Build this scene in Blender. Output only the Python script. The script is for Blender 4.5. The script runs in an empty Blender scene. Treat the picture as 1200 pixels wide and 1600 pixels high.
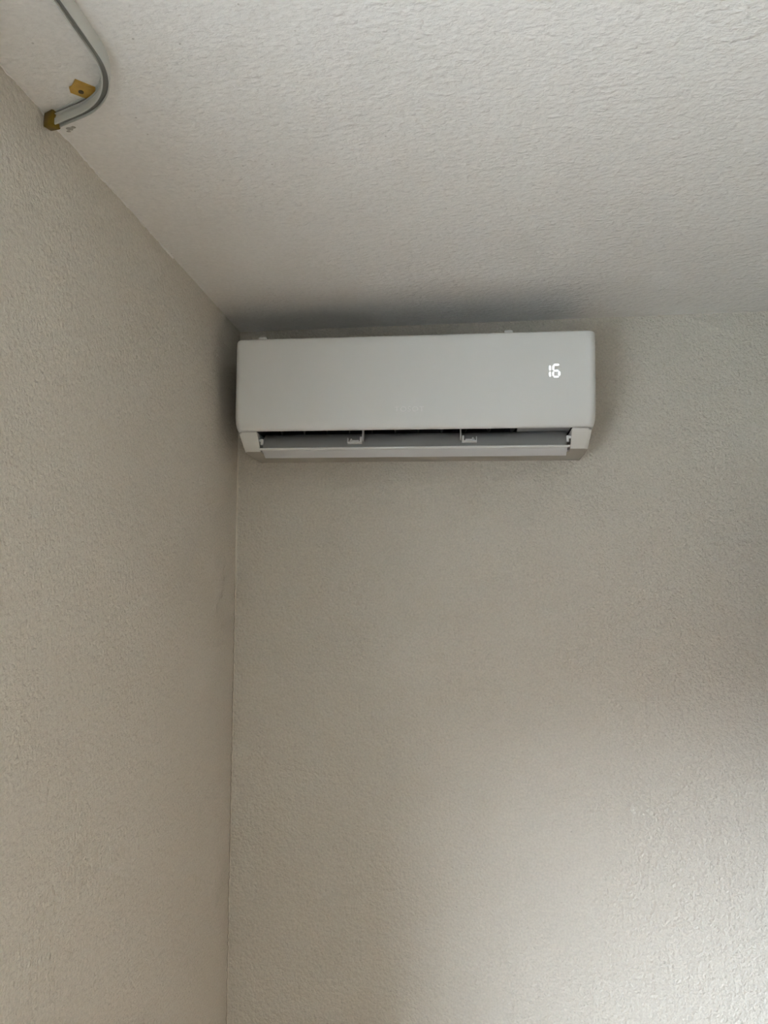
import bpy, bmesh, math, random
from mathutils import Vector, Matrix
random.seed(7)
scene = bpy.context.scene
COL = scene.collection

# ------------------------------------------------------------------ camera
H = 2.50                                   # ceiling height; back wall is y = 0, left wall is x = 0
cam_data = bpy.data.cameras.new('camera')
cam_data.sensor_fit = 'VERTICAL'
cam_data.sensor_height = 32.0
cam_data.lens = 24.0                       # 1200 px at 1600 px frame height
cam_data.clip_start = 0.02
cam = bpy.data.objects.new('camera', cam_data)
COL.objects.link(cam)
cam.location = (0.5540, -1.75, H - 0.6273)
cam.rotation_euler = (math.radians(90 + 6.018), 0, math.radians(6.633))
scene.camera = cam

# ------------------------------------------------------------------ daylight
SKY = 45.5
world = bpy.data.worlds.new('overcast_sky')
scene.world = world
world.use_nodes = True
bg = world.node_tree.nodes['Background']
bg.inputs['Color'].default_value = (0.82, 0.945, 1.08, 1)
bg.inputs['Strength'].default_value = SKY

# window in the left wall, beside the photographer
WY0, WY1 = -3.15, -1.245                   # far / near jamb
WZ0, WZ1 = 1.10, 2.087                     # sill / head
WT = 0.453                                 # wall thickness
portal_data = bpy.data.lights.new('window_portal', 'AREA')
portal_data.shape = 'RECTANGLE'
portal_data.size = WZ1 - WZ0
portal_data.size_y = WY1 - WY0
portal_data.cycles.is_portal = True
portal = bpy.data.objects.new('window_portal', portal_data)
COL.objects.link(portal)
portal.location = (-WT - 0.07, (WY0 + WY1) / 2, (WZ0 + WZ1) / 2)
portal.rotation_euler = (0, math.radians(-90), 0)

scene.view_settings.view_transform = 'Standard'
scene.view_settings.look = 'None'
scene.view_settings.gamma = 1.0
scene.view_settings.use_curve_mapping = False
scene.view_settings.exposure = 1.0
scene.cycles.max_bounces = 4
scene.cycles.diffuse_bounces = 4
scene.cycles.use_denoising = True
scene.cycles.adaptive_threshold = 0.15
scene.cycles.adaptive_min_samples = 20
scene.cycles.denoising_prefilter = 'NONE'
scene.cycles.sample_clamp_indirect = 6.0
scene.cycles.caustics_reflective = False
scene.cycles.caustics_refractive = False


# ------------------------------------------------------------------ helpers
def link(name, me, mat=None, parent=None, loc=(0, 0, 0), rot=(0, 0, 0), smooth=False):
    o = bpy.data.objects.new(name, me)
    COL.objects.link(o)
    if mat is not None:
        if len(me.materials) == 0:
            me.materials.append(mat)
    o.parent = parent
    o.location = loc
    o.rotation_euler = rot
    if smooth:
        for p in me.polygons:
            p.use_smooth = True
        try:
            me.set_sharp_from_angle(angle=math.radians(35))
        except Exception:
            pass
    return o


def empty(name, loc=(0, 0, 0), rot=(0, 0, 0)):
    o = bpy.data.objects.new(name, None)
    COL.objects.link(o)
    o.location = loc
    o.rotation_euler = rot
    o.empty_display_size = 0.05
    return o


def tag(o, label=None, category=None, group=None, kind=None):
    if label: o['label'] = label
    if category: o['category'] = category
    if group: o['group'] = group
    if kind: o['kind'] = kind
    return o


def bm_box(bm, x0, x1, y0, y1, z0, z1, bevel=0.0, seg=2):
    b = bmesh.new()
    bmesh.ops.create_cube(b, size=1.0)
    for v in b.verts:
        v.co = Vector(((x0 + x1) / 2 + v.co.x * (x1 - x0), (y0 + y1) / 2 + v.co.y * (y1 - y0), (z0 + z1) / 2 + v.co.z * (z1 - z0)))
    if bevel > 0:
        bmesh.ops.bevel(b, geom=b.edges[:], offset=bevel, segments=seg, affect='EDGES', profile=0.5)
    me = bpy.data.meshes.new('tmp')
    b.to_mesh(me); b.free()
    bm.from_mesh(me)
    bpy.data.meshes.remove(me)


def bm_prism(bm, prof, x0, x1):
    """profile of (y, z) points extruded along x"""
    n = len(prof)
    a = [bm.verts.new((x0, y, z)) for y, z in prof]
    c = [bm.verts.new((x1, y, z)) for y, z in prof]
    for i in range(n):
        j = (i + 1) % n
        bm.faces.new((a[i], a[j], c[j], c[i]))
    bm.faces.new(a[::-1]); bm.faces.new(c)


def bm_cyl(bm, p, axis, r, h, seg=16):
    m = Vector((0, 0, 1)).rotation_difference(Vector(axis)).to_matrix().to_4x4()
    bmesh.ops.create_cone(bm, cap_ends=True, segments=seg, radius1=r, radius2=r, depth=h, matrix=Matrix.Translation(Vector(p)) @ m)


def to_mesh(bm, name):
    bmesh.ops.recalc_face_normals(bm, faces=bm.faces[:])
    me = bpy.data.meshes.new(name)
    bm.to_mesh(me); bm.free()
    return me


def box_obj(name, mat, parent, *b, bevel=0.0, seg=2, **kw):
    bm = bmesh.new()
    bm_box(bm, *b, bevel=bevel, seg=seg)
    return link(name, to_mesh(bm, name), mat, parent, smooth=bevel > 0, **kw)


# ------------------------------------------------------------------ materials
def base_mat(name, color, rough=0.5, spec=0.5, metallic=0.0):
    m = bpy.data.materials.new(name)
    m.use_nodes = True
    b = m.node_tree.nodes['Principled BSDF']
    b.inputs['Base Color'].default_value = (*color, 1)
    b.inputs['Roughness'].default_value = rough
    b.inputs['Metallic'].default_value = metallic
    b.inputs['Specular IOR Level'].default_value = spec
    return m, m.node_tree, b


def plaster(name, color, color2, grain, strength, dist, rough=0.6, spec=0.35, blob=0.0, speck=0.0, stretch=(1, 1, 1), tone=0.1):
    """painted roughcast: fine granular relief, faint mottling, sparse dark specks"""
    m, nt, b = base_mat(name, color, rough, spec)
    N, L = nt.nodes, nt.links
    tc = N.new('ShaderNodeTexCoord')
    mp = N.new('ShaderNodeMapping'); mp.inputs['Scale'].default_value = stretch
    L.new(tc.outputs['Object'], mp.inputs['Vector'])
    n1 = N.new('ShaderNodeTexNoise'); n1.inputs['Scale'].default_value = grain
    n1.inputs['Detail'].default_value = 2.0; n1.inputs['Roughness'].default_value = 0.6
    L.new(mp.outputs['Vector'], n1.inputs['Vector'])
    v1 = N.new('ShaderNodeTexVoronoi'); v1.inputs['Scale'].default_value = grain * 0.55
    L.new(mp.outputs['Vector'], v1.inputs['Vector'])
    n2 = N.new('ShaderNodeTexNoise'); n2.inputs['Scale'].default_value = grain * 0.18
    n2.inputs['Detail'].default_value = 0.0
    L.new(mp.outputs['Vector'], n2.inputs['Vector'])
    inv = N.new('ShaderNodeMath'); inv.operation = 'MULTIPLY_ADD'
    inv.inputs[1].default_value = -0.55
    L.new(v1.outputs['Distance'], inv.inputs[0]); L.new(n1.outputs['Fac'], inv.inputs[2])
    add = N.new('ShaderNodeMath'); add.operation = 'MULTIPLY_ADD'; add.inputs[1].default_value = 0.6
    L.new(n2.outputs['Fac'], add.inputs[0]); L.new(inv.outputs[0], add.inputs[2])
    last = add
    if blob > 0:                           # scattered thicker paint flecks
        v2 = N.new('ShaderNodeTexNoise'); v2.inputs['Scale'].default_value = grain * 0.42
        v2.inputs['Detail'].default_value = 1.0
        L.new(mp.outputs['Vector'], v2.inputs['Vector'])
        mr = N.new('ShaderNodeMapRange'); mr.inputs['From Min'].default_value = 0.58; mr.inputs['From Max'].default_value = 0.72
        L.new(v2.outputs['Fac'], mr.inputs['Value'])
        ad = N.new('ShaderNodeMath'); ad.operation = 'MULTIPLY_ADD'; ad.inputs[1].default_value = blob
        L.new(mr.outputs[0], ad.inputs[0]); L.new(last.outputs[0], ad.inputs[2])
        last = ad
    bp = N.new('ShaderNodeBump')
    bp.inputs['Strength'].default_value = strength
    bp.inputs['Distance'].default_value = dist
    L.new(last.outputs[0], bp.inputs['Height'])
    L.new(bp.outputs['Normal'], b.inputs['Normal'])
    n3 = N.new('ShaderNodeTexNoise'); n3.inputs['Scale'].default_value = 2.3
    n3.inputs['Detail'].default_value = 0.0
    L.new(tc.outputs['Object'], n3.inputs['Vector'])
    mix = N.new('ShaderNodeMix'); mix.data_type = 'RGBA'
    mix.inputs['A'].default_value = (*color, 1); mix.inputs['B'].default_value = (*color2, 1)
    L.new(n3.outputs['Fac'], mix.inputs['Factor'])
    # grain of the paint film itself: slightly uneven tone from granule to granule
    n4 = N.new('ShaderNodeTexNoise'); n4.inputs['Scale'].default_value = grain * 1.15
    n4.inputs['Detail'].default_value = 1.0
    L.new(mp.outputs['Vector'], n4.inputs['Vector'])
    mr4 = N.new('ShaderNodeMapRange'); mr4.inputs['From Min'].default_value = 0.3; mr4.inputs['From Max'].default_value = 0.7
    mr4.inputs['To Min'].default_value = 1.0 - tone; mr4.inputs['To Max'].default_value = 1.0 + tone * 0.6
    L.new(n4.outputs['Fac'], mr4.inputs['Value'])
    mul = N.new('ShaderNodeMix'); mul.data_type = 'RGBA'; mul.blend_type = 'MULTIPLY'; mul.inputs['Factor'].default_value = 1.0
    L.new(mix.outputs['Result'], mul.inputs['A']); L.new(mr4.outputs[0], mul.inputs['B'])
    out = mul.outputs['Result']
    if speck > 0:
        v3 = N.new('ShaderNodeTexVoronoi'); v3.inputs['Scale'].default_value = 26.0
        v3.inputs['Randomness'].default_value = 1.0
        L.new(tc.outputs['Object'], v3.inputs['Vector'])
        lt = N.new('ShaderNodeMapRange'); lt.inputs['From Min'].default_value = 0.028; lt.inputs['From Max'].default_value = 0.045
        lt.inputs['To Min'].default_value = speck; lt.inputs['To Max'].default_value = 0.0
        L.new(v3.outputs['Distance'], lt.inputs['Value'])
        mx = N.new('ShaderNodeMix'); mx.data_type = 'RGBA'
        L.new(lt.outputs[0], mx.inputs['Factor']); L.new(out, mx.inputs['A'])
        mx.inputs['B'].default_value = (0.16, 0.13, 0.10, 1)
        out = mx.outputs['Result']
    L.new(out, b.inputs['Base Color'])
    return m


def plastic(name, color, rough=0.4, spec=0.4, bump=0.02):
    m, nt, b = base_mat(name, color, rough, spec)
    N, L = nt.nodes, nt.links
    tc = N.new('ShaderNodeTexCoord')
    n = N.new('ShaderNodeTexNoise'); n.inputs['Scale'].default_value = 900; n.inputs['Detail'].default_value = 1
    L.new(tc.outputs['Object'], n.inputs['Vector'])
    bp = N.new('ShaderNodeBump'); bp.inputs['Strength'].default_value = bump; bp.inputs['Distance'].default_value = 0.0005
    L.new(n.outputs['Fac'], bp.inputs['Height']); L.new(bp.outputs['Normal'], b.inputs['Normal'])
    return m


def aged(name, c1, c2, rough=0.5, scale=60):
    m, nt, b = base_mat(name, c1, rough, 0.4)
    N, L = nt.nodes, nt.links
    tc = N.new('ShaderNodeTexCoord')
    n = N.new('ShaderNodeTexNoise'); n.inputs['Scale'].default_value = scale; n.inputs['Detail'].default_value = 1
    L.new(tc.outputs['Object'], n.inputs['Vector'])
    mr = N.new('ShaderNodeMapRange'); mr.inputs['From Min'].default_value = 0.35; mr.inputs['From Max'].default_value = 0.7
    L.new(n.outputs['Fac'], mr.inputs['Value'])
    mx = N.new('ShaderNodeMix'); mx.data_type = 'RGBA'
    mx.inputs['A'].default_value = (*c1, 1); mx.inputs['B'].default_value = (*c2, 1)
    L.new(mr.outputs[0], mx.inputs['Factor']); L.new(mx.outputs['Result'], b.inputs['Base Color'])
    return m


WALL = plaster('cream_roughcast', (0.69, 0.652, 0.575), (0.72, 0.682, 0.605), 190, 0.8, 0.0045, rough=0.55, spec=0.3, speck=0.25, tone=0.07)
WALL_FAR = aged('cream_roughcast_distant', (0.69, 0.652, 0.575), (0.72, 0.682, 0.605), 0.55, 2.3)
CEIL = plaster('white_stippled_ceiling', (0.885, 0.87, 0.85), (0.90, 0.885, 0.865), 165, 0.5, 0.0032, rough=0.42, spec=0.4, blob=0.45, speck=0.35, stretch=(0.85, 1.15, 1), tone=0.04)
AC_WHITE = plastic('white_satin_plastic', (0.80, 0.81, 0.80), 0.38, 0.4)
AC_LOWER = plastic('white_matt_plastic', (0.78, 0.78, 0.75), 0.5, 0.3)
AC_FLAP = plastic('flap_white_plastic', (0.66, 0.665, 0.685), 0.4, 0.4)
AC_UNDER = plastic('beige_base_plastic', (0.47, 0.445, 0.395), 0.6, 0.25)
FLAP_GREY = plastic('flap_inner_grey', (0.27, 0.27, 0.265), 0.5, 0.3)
AC_DARK = plastic('duct_dark_plastic', (0.035, 0.035, 0.037), 0.6, 0.2)
AC_GREY = plastic('grey_plastic', (0.42, 0.42, 0.42), 0.5, 0.3)
LETTER = plastic('pale_grey_lettering', (0.90, 0.90, 0.90), 0.3, 0.5)
RAIL = plastic('rail_offwhite_enamel', (0.62, 0.63, 0.60), 0.35, 0.45)
SLOT = plastic('rail_slot_shadowed_metal', (0.20, 0.20, 0.185), 0.6, 0.3)  # shade inside groove and slot put into a dark colour
YELLOW = aged('yellowed_plastic', (0.62, 0.39, 0.085), (0.50, 0.30, 0.06), 0.45, 70)
OLIVE = aged('browned_plastic', (0.23, 0.15, 0.018), (0.15, 0.09, 0.012), 0.4, 60)
SCREW = aged('dull_screw_metal', (0.10, 0.07, 0.04), (0.05, 0.04, 0.03), 0.5, 200)
CAULK = aged('corner_filler', (0.74, 0.69, 0.60), (0.70, 0.655, 0.56), 0.6, 90)
CRACK = aged('crack_dust', (0.26, 0.22, 0.18), (0.34, 0.30, 0.25), 0.9, 90)
CHIP = aged('bare_grey_plaster', (0.42, 0.40, 0.37), (0.55, 0.53, 0.50), 0.8, 300)
FLOOR = aged('pale_oak_floor', (0.43, 0.345, 0.25), (0.375, 0.30, 0.215), 0.45, 6)
WOOD = aged('brown_wardrobe_wood', (0.26, 0.16, 0.10), (0.20, 0.12, 0.075), 0.45, 9)
LINING = aged('grey_lining', (0.19, 0.19, 0.185), (0.16, 0.16, 0.155), 0.5, 5)
FRAME = plastic('window_frame_white', (0.78, 0.78, 0.76), 0.4, 0.4)
GROUND = aged('grey_paving', (0.10, 0.098, 0.09), (0.085, 0.083, 0.077), 0.9, 0.6)
FACADE = aged('dark_brick', (0.13, 0.10, 0.085), (0.10, 0.08, 0.07), 0.9, 0.5)
LED, _nt, _b = base_mat('led_white', (0.9, 0.95, 1.0), 0.4, 0.3)
_b.inputs['Emission Color'].default_value = (0.93, 0.98, 1.0, 1)
_b.inputs['Emission Strength'].default_value = 0.7

# ------------------------------------------------------------------ room shell
RX = 3.40          # right wall
BY = -4.60         # rear wall
T = 0.20


def structure(name, mat, boxes, label):
    bm = bmesh.new()
    for b in boxes:
        bm_box(bm, *b)
    return tag(link(name, to_mesh(bm, name), mat), label, 'room', kind='structure')


def slab(name, mat, b, label):
    o = structure(name, mat, [b], label)
    return o


wall_back = structure('wall_back', WALL, [(-WT, RX + T, 0, T, -0.1, H + T)], 'cream roughcast wall carrying the air conditioner')
wall_left = structure('wall_left', WALL, [
    (-WT, 0, WY1, 0, -0.1, H + T),
    (-WT, 0, BY - T, WY0, -0.1, H + T),
    (-WT, 0, WY0, WY1, -0.1, WZ0),
    (-WT, 0, WY0, WY1, WZ1, H + T)], 'shaded cream roughcast wall left of the air conditioner')
wall_right = structure('wall_right', WALL_FAR, [(RX, RX + T, BY - T, 0, -0.1, H + T)], 'cream roughcast wall on the right side of the room')
wall_rear = structure('wall_rear', WALL_FAR, [(0, RX, BY - T, BY, -0.1, H + T)], 'cream roughcast wall behind the camera')
ceiling = structure('ceiling', CEIL, [(0, RX, BY, 0, H, H + T)], 'white stippled ceiling above the air conditioner')
floor = structure('floor', FLOOR, [(0, RX, BY, 0, -0.1, 0)], 'oak coloured floor of the room')
for o in (wall_back, wall_left, wall_right, wall_rear, ceiling, floor):
    del o['category']

# window in the left wall (beside the camera, out of frame)
win = tag(empty('window_1', (-WT - 0.03, (WY0 + WY1) / 2, WZ0)), 'white framed window in the left wall', kind='structure')
hw, wh = (WY1 - WY0) / 2, WZ1 - WZ0
fw_ = 0.055
for nm, b in (('frame_rail', (-0.03, 0.03, -hw - fw_, hw + fw_, -fw_, 0)), ('frame_rail', (-0.03, 0.03, -hw - fw_, hw + fw_, wh, wh + fw_)),
              ('frame_stile', (-0.03, 0.03, -hw - fw_, -hw, 0, wh)), ('frame_stile', (-0.03, 0.03, hw, hw + fw_, 0, wh))):
    box_obj(nm, FRAME, win, *b, bevel=0.004)

for nm, b in (('lining_board', (0.03, WT + 0.03, -hw, hw, 0, 0.012)), ('lining_board', (0.03, WT + 0.03, -hw, hw, wh - 0.012, wh)),
              ('lining_board', (0.03, WT + 0.03, -hw, -hw + 0.012, 0.012, wh - 0.012)), ('lining_board', (0.03, WT + 0.03, hw - 0.012, hw, 0.012, wh - 0.012))):
    box_obj(nm, LINING, win, *b)  # dark boards added to cut light bouncing off the reveal
# unseen yard outside the window, added for the daylight
yard = tag(box_obj('ground', GROUND, None, -40, -WT, -30, 30, -0.5, -0.3), 'grey paving outside the window', kind='structure')

for (hx, hy, rz, lx, ly, hh, lab) in ((-5.9, -14.8, math.radians(26.6), 26, 3.0, 3.85 + 0.3, 'dark brick house diagonally across the yard'),
                                      (-16.0, 4.0, math.radians(90), 34, 6.0, 3.9 + 0.3, 'dark brick house straight across the yard')):
    tag(box_obj('neighbouring_house', FACADE, None, -lx / 2, lx / 2, -ly / 2, ly / 2, 0, hh, loc=(hx, hy, -0.3), rot=(0, 0, rz * -1)), lab, kind='structure')  # unseen houses added to block the low sky

PX, PY = 1.234, -1.25  # unseen partition and dark door, added to cut light from the right
partition = structure('wall_partition', WALL_FAR, [(PX, PX + 0.12, PY, 0, 0, H)], 'cream roughcast partition right of the air conditioner, out of frame')
del partition['category']
door = tag(empty('door_1', (PX, -0.60, 0)), 'dark wooden door in the partition right of the air conditioner', kind='structure')
box_obj('door_leaf', WOOD, door, -.020, -.001, -.45, .45, .008, 2.06, bevel=.003)
for nm, b in (('door_casing', (-.032, -.001, -.53, -.455, 0, 2.14)), ('door_casing', (-.032, -.001, .455, .53, 0, 2.14)), ('door_casing', (-.032, -.001, -.455, .455, 2.065, 2.14))):
    box_obj(nm, WOOD, door, *b, bevel=.004)
bm = bmesh.new(); bm_cyl(bm, (-.045, -.38, 1.02), (1, 0, 0), .009, .05); bm_box(bm, -.072, -.058, -.385, -.27, 1.01, 1.03, bevel=.005)
link('door_handle', to_mesh(bm, 'door_handle'), SCREW, door, smooth=True)
# ------------------------------------------------------------------ hairline crack and filler in the wall corner
zc = lambda t: t


def ribbon(name, mat, parent, pts_fn, z0, z1, n):
    bm = bmesh.new()
    rows = []
    for i in range(n + 1):
        z = z0 + (z1 - z0) * i / n
        rows.append([bm.verts.new(p) for p in pts_fn(z, i)])
    for a, b in zip(rows, rows[1:]):
        for k in range(len(a) - 1):
            bm.faces.new((a[k], a[k + 1], b[k + 1], b[k]))
    return link(name, to_mesh(bm, name), mat, parent, smooth=True)


rnd = random.Random(3)
_off = [rnd.uniform(-1, 1) for _ in range(400)]


def bead(z, i):
    w = 0.0030 + 0.0006 * _off[i % 400]
    return [(0.0003, -w * 0.7, z), (w * 0.35, -w * 0.45, z), (w * 0.75, -w * 0.30, z), (w, -0.0001, z)]


ribbon('corner_filler_bead', CAULK, wall_back, bead, 0.02, H - 0.30, 300)


def crack(z, i):
    fade = max(0.0, min(1.0, (H - 0.59 - z) / 0.03))
    w = (0.00028 + 0.00032 * abs(_off[(i * 3 + 1) % 400])) * fade + 0.00002
    c = 0.0012 + 0.0009 * _off[(i // 2 + 50) % 400]
    return [(c - w, -0.0031, z), (c, -0.0034, z), (c + w, -0.0031, z)]


ribbon('corner_crack', CRACK, wall_back, crack, 0.9, H - 0.585, 260)

# ceiling paint carried unevenly down over the top of the left wall, plaster chips by the rail end
bm = bmesh.new(); rows = []
rnd2 = random.Random(11); wv = 0.004
for i in range(181):
    y = -1.22 + 0.80 * i / 180
    wv = min(0.0040, max(0.0008, wv + rnd2.uniform(-.0014, .0014))) * (1 if i < 140 else 0.93)
    rows.append([bm.verts.new((0.0001, y, H - wv)), bm.verts.new((0.0010, y, H - wv * 0.75)), bm.verts.new((0.0014, y, H - 0.0002))])
for r0, r1 in zip(rows, rows[1:]):
    for k in range(2):
        bm.faces.new((r0[k], r0[k + 1], r1[k + 1], r1[k]))
link('paint_edge', to_mesh(bm, 'paint_edge'), CEIL, ceiling, smooth=True)
for cx_, cy_, r_ in ((0.0165, -0.8225, .0042), (0.0225, -0.8255, .0034), (0.0120, -0.8180, .0030)):
    bm = bmesh.new(); ring = []
    for i in range(9):
        a = 2 * math.pi * i / 9; rr = r_ * rnd2.uniform(.6, 1.15)
        ring.append(bm.verts.new((cx_ + rr * math.cos(a) * 1.2, cy_ + rr * math.sin(a), H - .0002)))
    tip = bm.verts.new((cx_, cy_, H - .0016))
    for i in range(9):
        bm.faces.new((ring[i], ring[(i + 1) % 9], tip))
    link('plaster_chip', to_mesh(bm, 'plaster_chip'), CHIP, ceiling, smooth=True)

# ------------------------------------------------------------------ air conditioner
ac = tag(empty('air_conditioner', (0.4262, 0, H - 0.3258), (0, 0.0115, 0)),
         'white wall-mounted split air conditioner with open flap and lit number display', 'air conditioner')


def plan_ring(hw, d, r, yb, seg=6):
    """open plan outline: left back -> rounded front -> right back"""
    pts = [(-hw, yb)]
    for i in range(seg + 1):
        a = math.pi + (math.pi / 2) * i / seg
        pts.append((-hw + r + r * math.cos(a), -d + r + r * math.sin(a)))
    for i in range(seg + 1):
        a = 1.5 * math.pi + (math.pi / 2) * i / seg
        pts.append((hw - r + r * math.cos(a), -d + r + r * math.sin(a)))
    pts.append((hw, yb))
    return pts


SEAM = 0.0386
levels = [(SEAM, .3730, .1735), (.0425, .3752, .1775), (.048, .3768, .1808), (.056, .3780, .1832), (.068, .3788, .1846),
          (.10, .3795, .185), (.16, .3802, .185), (.222, .3806, .185), (.233, .3806, .1845), (.2375, .3798, .1828), (.2400, .3778, .1790)]
bm = bmesh.new()
rings = [[bm.verts.new((x, y, z)) for x, y in plan_ring(hw_, d_, 0.016, -0.004)] for z, hw_, d_ in levels]
for a, b in zip(rings, rings[1:]):
    for k in range(len(a) - 1):
        bm.faces.new((a[k], a[k + 1], b[k + 1], b[k]))
# front strip of the top, the intake grille takes the rest
top = rings[-1]
n = len(top)
inner = [bm.verts.new((max(-.365, min(.365, v.co.x * 0.968)), min(-0.012, v.co.y + 0.016 if abs(v.co.x) < .372 else v.co.y + 0.010), 0.2400)) for v in top]
for k in range(n - 1):
    bm.faces.new((top[k], top[k + 1], inner[k + 1], inner[k]))
me = to_mesh(bm, 'front_panel')
panel = link('front_panel', me, AC_WHITE, ac, smooth=True)
sol = panel.modifiers.new('thickness', 'SOLIDIFY'); sol.thickness = 0.0022; sol.offset = -1

# chassis behind the panel: back tray, end blocks and top grille bars
bm = bmesh.new()
bm_box(bm, -.368, .368, -.060, 0, .0386, .236)
bm_box(bm, -.372, -.334, -.168, -.060, .0392, .228)
bm_box(bm, .334, .372, -.168, -.060, .0392, .228)
# cheeks either side of the outlet
cheek = [(-.1725, SEAM - .0008), (-.1715, SEAM - .004), (-.1405, .0065), (-.1360, .0018), (-.1290, .0), (-.004, .0), (0, .004), (0, SEAM - .0008)]


def tapered_cheek(bm, sx):
    xi = 0.3312 * sx
    xo = lambda y, z: sx * (0.3722 - 0.0045 * (SEAM - z) / SEAM)
    a = [bm.verts.new((xi, y, z)) for y, z in cheek]
    # chamfered lower outer edge
    c1 = [bm.verts.new((xo(y, z) - sx * (0.0022 if i in (0,) else 0.0), y + 0.008, max(z, 0.0))) for i, (y, z) in enumerate(cheek)]
    c0 = [bm.verts.new((xo(y, z) - sx * 0.008, y, z)) for i, (y, z) in enumerate(cheek)]
    for p, q in ((a, c0), (c0, c1)):
        for i in range(len(cheek)):
            j = (i + 1) % len(cheek)
            bm.faces.new((p[i], p[j], q[j], q[i]))
    bm.faces.new(a); bm.faces.new(c1)


for s in (-1, 1):
    tapered_cheek(bm, s)
# tray under the duct
bm_prism(bm, [(-.112, .0), (-.004, .0), (0, .004), (0, .0386), (-.062, .0386), (-.070, .030), (-.114, .0035)], -.3312, .3312)
body_me = to_mesh(bm, 'body')
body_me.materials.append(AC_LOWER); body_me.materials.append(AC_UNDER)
for p_ in body_me.polygons:                 # dimness under the unit put into a darker beige
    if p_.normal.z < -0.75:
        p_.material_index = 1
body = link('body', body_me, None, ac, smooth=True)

# dark duct liner
bm = bmesh.new()
bm_box(bm, -.3335, .3335, -.066, -.0602, .0386, .13)
bm_box(bm, -.3335, .3335, -.176, -.066, .128, .130)
bm_box(bm, -.3335, .3335, -.1775, -.174, .050, .130)
bm_box(bm, -.3338, -.3318, -.170, -.066, .040, .130)
bm_box(bm, .3318, .3338, -.170, -.066, .040, .130)
link('air_duct', to_mesh(bm, 'air_duct'), AC_DARK, ac)
# grey motor cover at the right end of the outlet
box_obj('motor_cover', AC_GREY, ac, .222, .3310, -.168, -.070, .0420, .0475, bevel=.001)
# swing vanes inside the outlet
vane_bm = bmesh.new()
bm_prism(vane_bm, [(-.160, .047), (-.150, .041), (-.110, .041), (-.100, .060), (-.150, .062)], -.0008, .0008)
vane_me = to_mesh(vane_bm, 'vane')
VANE = plastic('vane_grey', (0.06, 0.06, 0.06), 0.6, 0.2)
vane_me.materials.append(VANE)
for k in range(11):
    link('vane', vane_me, None, ac, loc=(-.305 + k * .050, 0, 0), rot=(0, 0, math.radians(8)))
# intake grille on top
slat_bm = bmesh.new(); bm_box(slat_bm, -.365, .365, -.0022, .0022, .2350, .2392)
slat_me = to_mesh(slat_bm, 'intake_slat'); slat_me.materials.append(AC_LOWER)
for k in range(11):
    link('intake_slat', slat_me, None, ac, loc=(0, -.158 + k * .014, 0))
tab_bm = bmesh.new(); bm_box(tab_bm, -.0085, .0085, -.006, .006, 0, .0078, bevel=.0016)
tab_me = to_mesh(tab_bm, 'top_clip'); tab_me.materials.append(AC_WHITE)
for x in (-.323, .204):
    link('top_clip', tab_me, None, ac, loc=(x, -.171, .2385), smooth=True)

# flap
bm = bmesh.new()
bm_prism(bm, [(-.1490, .0065), (-.1505, .0040), (-.1480, .0010), (-.1232, -.0105), (-.1205, -.0100), (-.1190, -.0060), (-.1320, .0040)], -.3240, .3240)
flap = link('air_flap', to_mesh(bm, 'air_flap'), AC_FLAP, ac)
# ribbed inner side, turned up and back; grey colour carries the panel's shade
bm = bmesh.new()
bm_prism(bm, [(-.1490, .0055), (-.1480, .0140), (-.1450, .0225), (-.1400, .0310), (-.1330, .0375), (-.1250, .0410), (-.1250, .0380), (-.1340, .0300), (-.1370, .0060)], -.3232, .3232)
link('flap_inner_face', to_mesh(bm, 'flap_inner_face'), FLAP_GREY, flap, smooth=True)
bm = bmesh.new()
bm_prism(bm, [(-.1430, .0078), (-.1510, .0072), (-.1546, .0060), (-.1552, .0040), (-.1540, .0024), (-.1505, .0020), (-.1430, .0030)], -.3285, .3285)
link('flap_lip', to_mesh(bm, 'flap_lip'), AC_WHITE, flap, smooth=True)
# pivot pins at both ends
for s in (-1, 1):
    bm = bmesh.new()
    bm_box(bm, min(s * .3225, s * .3275), max(s * .3225, s * .3275), -.1530, -.1430, .0140, .0270, bevel=.0008)
    bm_box(bm, min(s * .3265, s * .3320), max(s * .3265, s * .3320), -.1520, -.1450, .0210, .0270, bevel=.0008)
    link('pivot_pin', to_mesh(bm, 'pivot_pin'), AC_WHITE, flap, smooth=True)
# hinge brackets with their arms
for cx, s in ((-.1225, 1), (.1235, -1)):
    # bracket lies on the sloping inner face of the flap
    h = empty('hinge_bracket', (cx, -.1480, .0205), (math.radians(-20), 0, 0)); h.parent = flap
    bm = bmesh.new()
    bm_box(bm, -.0145, .0145, -.006, .002, -.0065, -.0038, bevel=.0006)
    bm_box(bm, s * .0145 - .0022, s * .0145 + .0022, -.007, .002, -.0065, .0070, bevel=.0006)
    bm_box(bm, -s * .0135 - .0010, -s * .0135 + .0010, -.006, .002, -.0065, .0050, bevel=.0004)
    link('bracket_frame', to_mesh(bm, 'bracket_frame'), AC_WHITE, None, smooth=True).parent = h
    bm = bmesh.new()
    bm_box(bm, -.010, .010, -.003, .001, -.0010, .0012, bevel=.0005)
    bm_cyl(bm, (-s * .006, -.004, .0002), (0, 1, 0), .0020, .006)
    link('bracket_pin', to_mesh(bm, 'bracket_pin'), AC_WHITE, None, smooth=True).parent = h
    ax = cx + s * .0195
    box_obj('hinge_arm', AC_GREY, ac, ax - .0017, ax + .0017, -.1590, -.1450, .0190, .0480, bevel=.0005)

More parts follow.
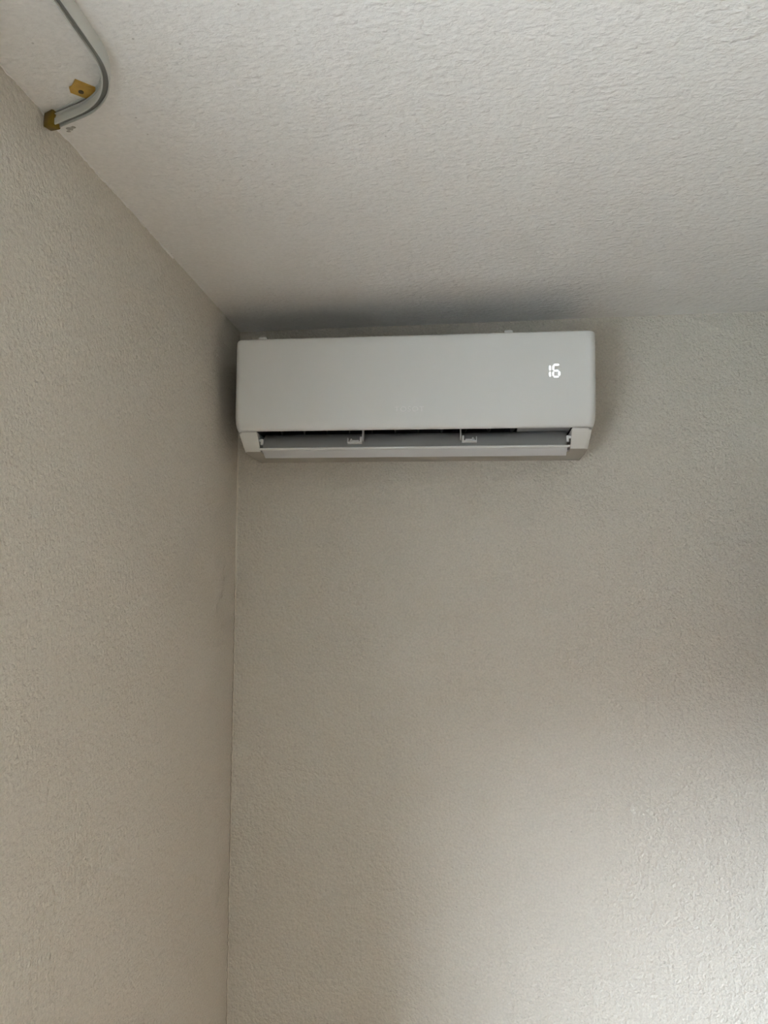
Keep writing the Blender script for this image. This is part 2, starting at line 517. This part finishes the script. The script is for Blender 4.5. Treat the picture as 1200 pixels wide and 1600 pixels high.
# lettering on the panel (raised), and the lit number
cu = bpy.data.curves.new('lettering_curve', 'FONT')
cu.body = 'TOSOT'; cu.size = 0.0150; cu.extrude = 0.0008; cu.align_x = 'CENTER'; cu.align_y = 'CENTER'
cu.space_character = 1.12; cu.offset = 0.0001
tmp = bpy.data.objects.new('lettering_tmp', cu); COL.objects.link(tmp)
bpy.context.view_layer.update()
dg = bpy.context.evaluated_depsgraph_get()
lme = bpy.data.meshes.new_from_object(tmp.evaluated_get(dg))
bpy.data.objects.remove(tmp)
for v in lme.vertices:
    v.co.x *= 1.17
lme.materials.clear()
link('raised_lettering', lme, LETTER, ac, loc=(-.0020, -.1851, .0790), rot=(math.radians(90), 0, 0))

disp = empty('number_display', (.2960, -.1852, .1540)); disp.parent = ac
PXM = .001345
segs = [('v', 856.4, 569.5, 577.2), ('v', 856.2, 579.0, 587.0),
        ('h', 568.5, 861.6, 870.2), ('v', 861.4, 569.5, 576.9), ('h', 577.7, 862.0, 869.0),
        ('v', 861.1, 579.0, 585.9), ('v', 870.2, 578.6, 585.8), ('h', 587.2, 861.6, 869.2)]
for sg in segs:
    w = .0017
    if sg[0] == 'v':
        x = (sg[1] - 863.2) * PXM; z1, z0 = (578.3 - sg[2]) * PXM, (578.3 - sg[3]) * PXM
        pts = [(x - w, z0 + w), (x, z0), (x + w, z0 + w), (x + w, z1 - w), (x, z1), (x - w, z1 - w)]
    else:
        z = (578.3 - sg[1]) * PXM; x0, x1 = (sg[2] - 863.2) * PXM, (sg[3] - 863.2) * PXM
        pts = [(x0, z), (x0 + w, z - w), (x1 - w, z - w), (x1, z), (x1 - w, z + w), (x0 + w, z + w)]
    bm = bmesh.new()
    a = [bm.verts.new((x_, -.0002, z_)) for x_, z_ in pts]
    b = [bm.verts.new((x_, .0004, z_)) for x_, z_ in pts]
    bm.faces.new(a); bm.faces.new(b[::-1])
    for i in range(6):
        bm.faces.new((a[i], a[(i + 1) % 6], b[(i + 1) % 6], b[i]))
    link('display_segment', to_mesh(bm, 'display_segment'), LED, disp)

# ------------------------------------------------------------------ curtain rail on the ceiling
rail = tag(empty('curtain_rail', (0.0, -0.855, H)), 'off-white curtain rail bent round to the left wall at ceiling', 'curtain rail')
RY = -0.855
# centre line on the ceiling: straight along the window, then turned towards the wall
corner = Vector((.1345, -.9047)); din = Vector((0, 1)); dout = Vector((-.931, .365)).normalized()
turn = din.angle(dout); TL = .078; R = TL / math.tan(turn / 2)
path = []
p0 = Vector((.1345, -2.55)); s_ = corner - din * TL
for i in range(7): path.append(p0.lerp(s_, i / 6))
cen = s_ + Vector((-R, 0))
for i in range(1, 25):
    a = turn * i / 24
    path.append(cen + Vector((R * math.cos(a), R * math.sin(a))))
e_ = path[-1]
lend = (e_.x - 0.004) / -dout.x
for i in range(1, 5): path.append(e_ + dout * (lend * i / 4))
# section: s towards the inside of the bend, t downwards (metres)
mm = .001
prof = [(-4.6, 0), (5.0, 0), (5.0, 2.0), (1.2, 2.2), (1.2, 5.0), (4.9, 5.2), (4.9, 6.0), (2.6, 6.4), (3.8, 11.6), (5.0, 12.0), (5.0, 19.0), (4.6, 20.0),
        (3.0, 20.0), (3.0, 14.0), (-3.4, 14.0), (-3.4, 20.0), (-4.4, 20.0), (-4.8, 19.4)]


def sweep(name, mat, parent, path, prof, closed=True):
    bm = bmesh.new(); rows = []
    for i, p in enumerate(path):
        a = path[max(0, i - 1)]; b = path[min(len(path) - 1, i + 1)]
        d = (b - a).normalized(); nrm = Vector((-d.y, d.x))       # left of travel = inside of the bend
        rows.append([bm.verts.new((p.x + nrm.x * s * mm, p.y + nrm.y * s * mm - RY, -t * mm)) for s, t in prof])
    for r0, r1 in zip(rows, rows[1:]):
        for k in range(len(prof) - (0 if closed else 1)):
            j = (k + 1) % len(prof)
            bm.faces.new((r0[k], r0[j], r1[j], r1[k]))
    if closed:
        bm.faces.new(rows[0]); bm.faces.new(rows[-1][::-1])
    return link(name, to_mesh(bm, name), mat, parent, smooth=True)


sweep('rail_profile', RAIL, rail, path, prof)
sweep('rail_side_groove', SLOT, rail, path, [(3.0, 2.25), (1.1, 2.25), (1.1, 5.0), (3.0, 5.0)])  # dark fillers stand in for shade inside the side groove and slot
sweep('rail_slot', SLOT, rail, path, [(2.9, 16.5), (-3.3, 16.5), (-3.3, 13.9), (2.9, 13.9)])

# yellowed end plug against the wall, shade put into a darker colour
ep = e_ + dout * lend
bm = bmesh.new()
bm_box(bm, -.013, .005, -.0085, .0065, -.0218, -.0005, bevel=.0022, seg=2)
for v in bm.verts:                       # a little crooked, chipped at the wall end
    if v.co.x < -.006:
        v.co.z *= 0.93; v.co.y *= 0.86
    v.co.z = min(v.co.z, -.0004)
ang = math.atan2(dout.y, dout.x) + math.pi
link('end_cap', to_mesh(bm, 'end_cap'), OLIVE, rail, loc=(.0158, ep.y - RY - .005, 0), rot=(0, 0, ang), smooth=True)

# yellowed ceiling clip with its screw
outline = [(120, 122), (148, 136), (147, 143), (135, 154), (127, 151), (110, 142.5), (108, 135), (113, 133), (117.5, 127)]
world_pts = [(0.0758, -0.9187), (0.0932, -0.9009), (0.0885, -0.8939), (0.0742, -0.8822), (0.0700, -0.8861), (0.0583, -0.8973), (0.0611, -0.9058), (0.0652, -0.9075), (0.0711, -0.9135)]
bm = bmesh.new()
lo = [bm.verts.new((x, y - RY, -.0030)) for x, y in world_pts]
hi = [bm.verts.new((x, y - RY, -.0002)) for x, y in world_pts]
bm.faces.new(lo); bm.faces.new(hi[::-1])
for i in range(len(lo)):
    bm.faces.new((lo[i], lo[(i + 1) % len(lo)], hi[(i + 1) % len(lo)], hi[i]))
bmesh.ops.recalc_face_normals(bm, faces=bm.faces[:])
bmesh.ops.bevel(bm, geom=[e for e in bm.edges if all(v.co.z < -.002 for v in e.verts)], offset=.0007, segments=2, affect='EDGES')
clip = link('ceiling_clip', to_mesh(bm, 'ceiling_clip'), YELLOW, rail, smooth=True)
bm = bmesh.new()
bm_cyl(bm, (.0730, -.8985 - RY, -.0032), (0, 0, 1), .0032, .0016, 18)
bm_box(bm, .0702, .0758, -.8989 - RY, -.8981 - RY, -.0046, -.0038)
link('screw', to_mesh(bm, 'screw'), SCREW, clip)
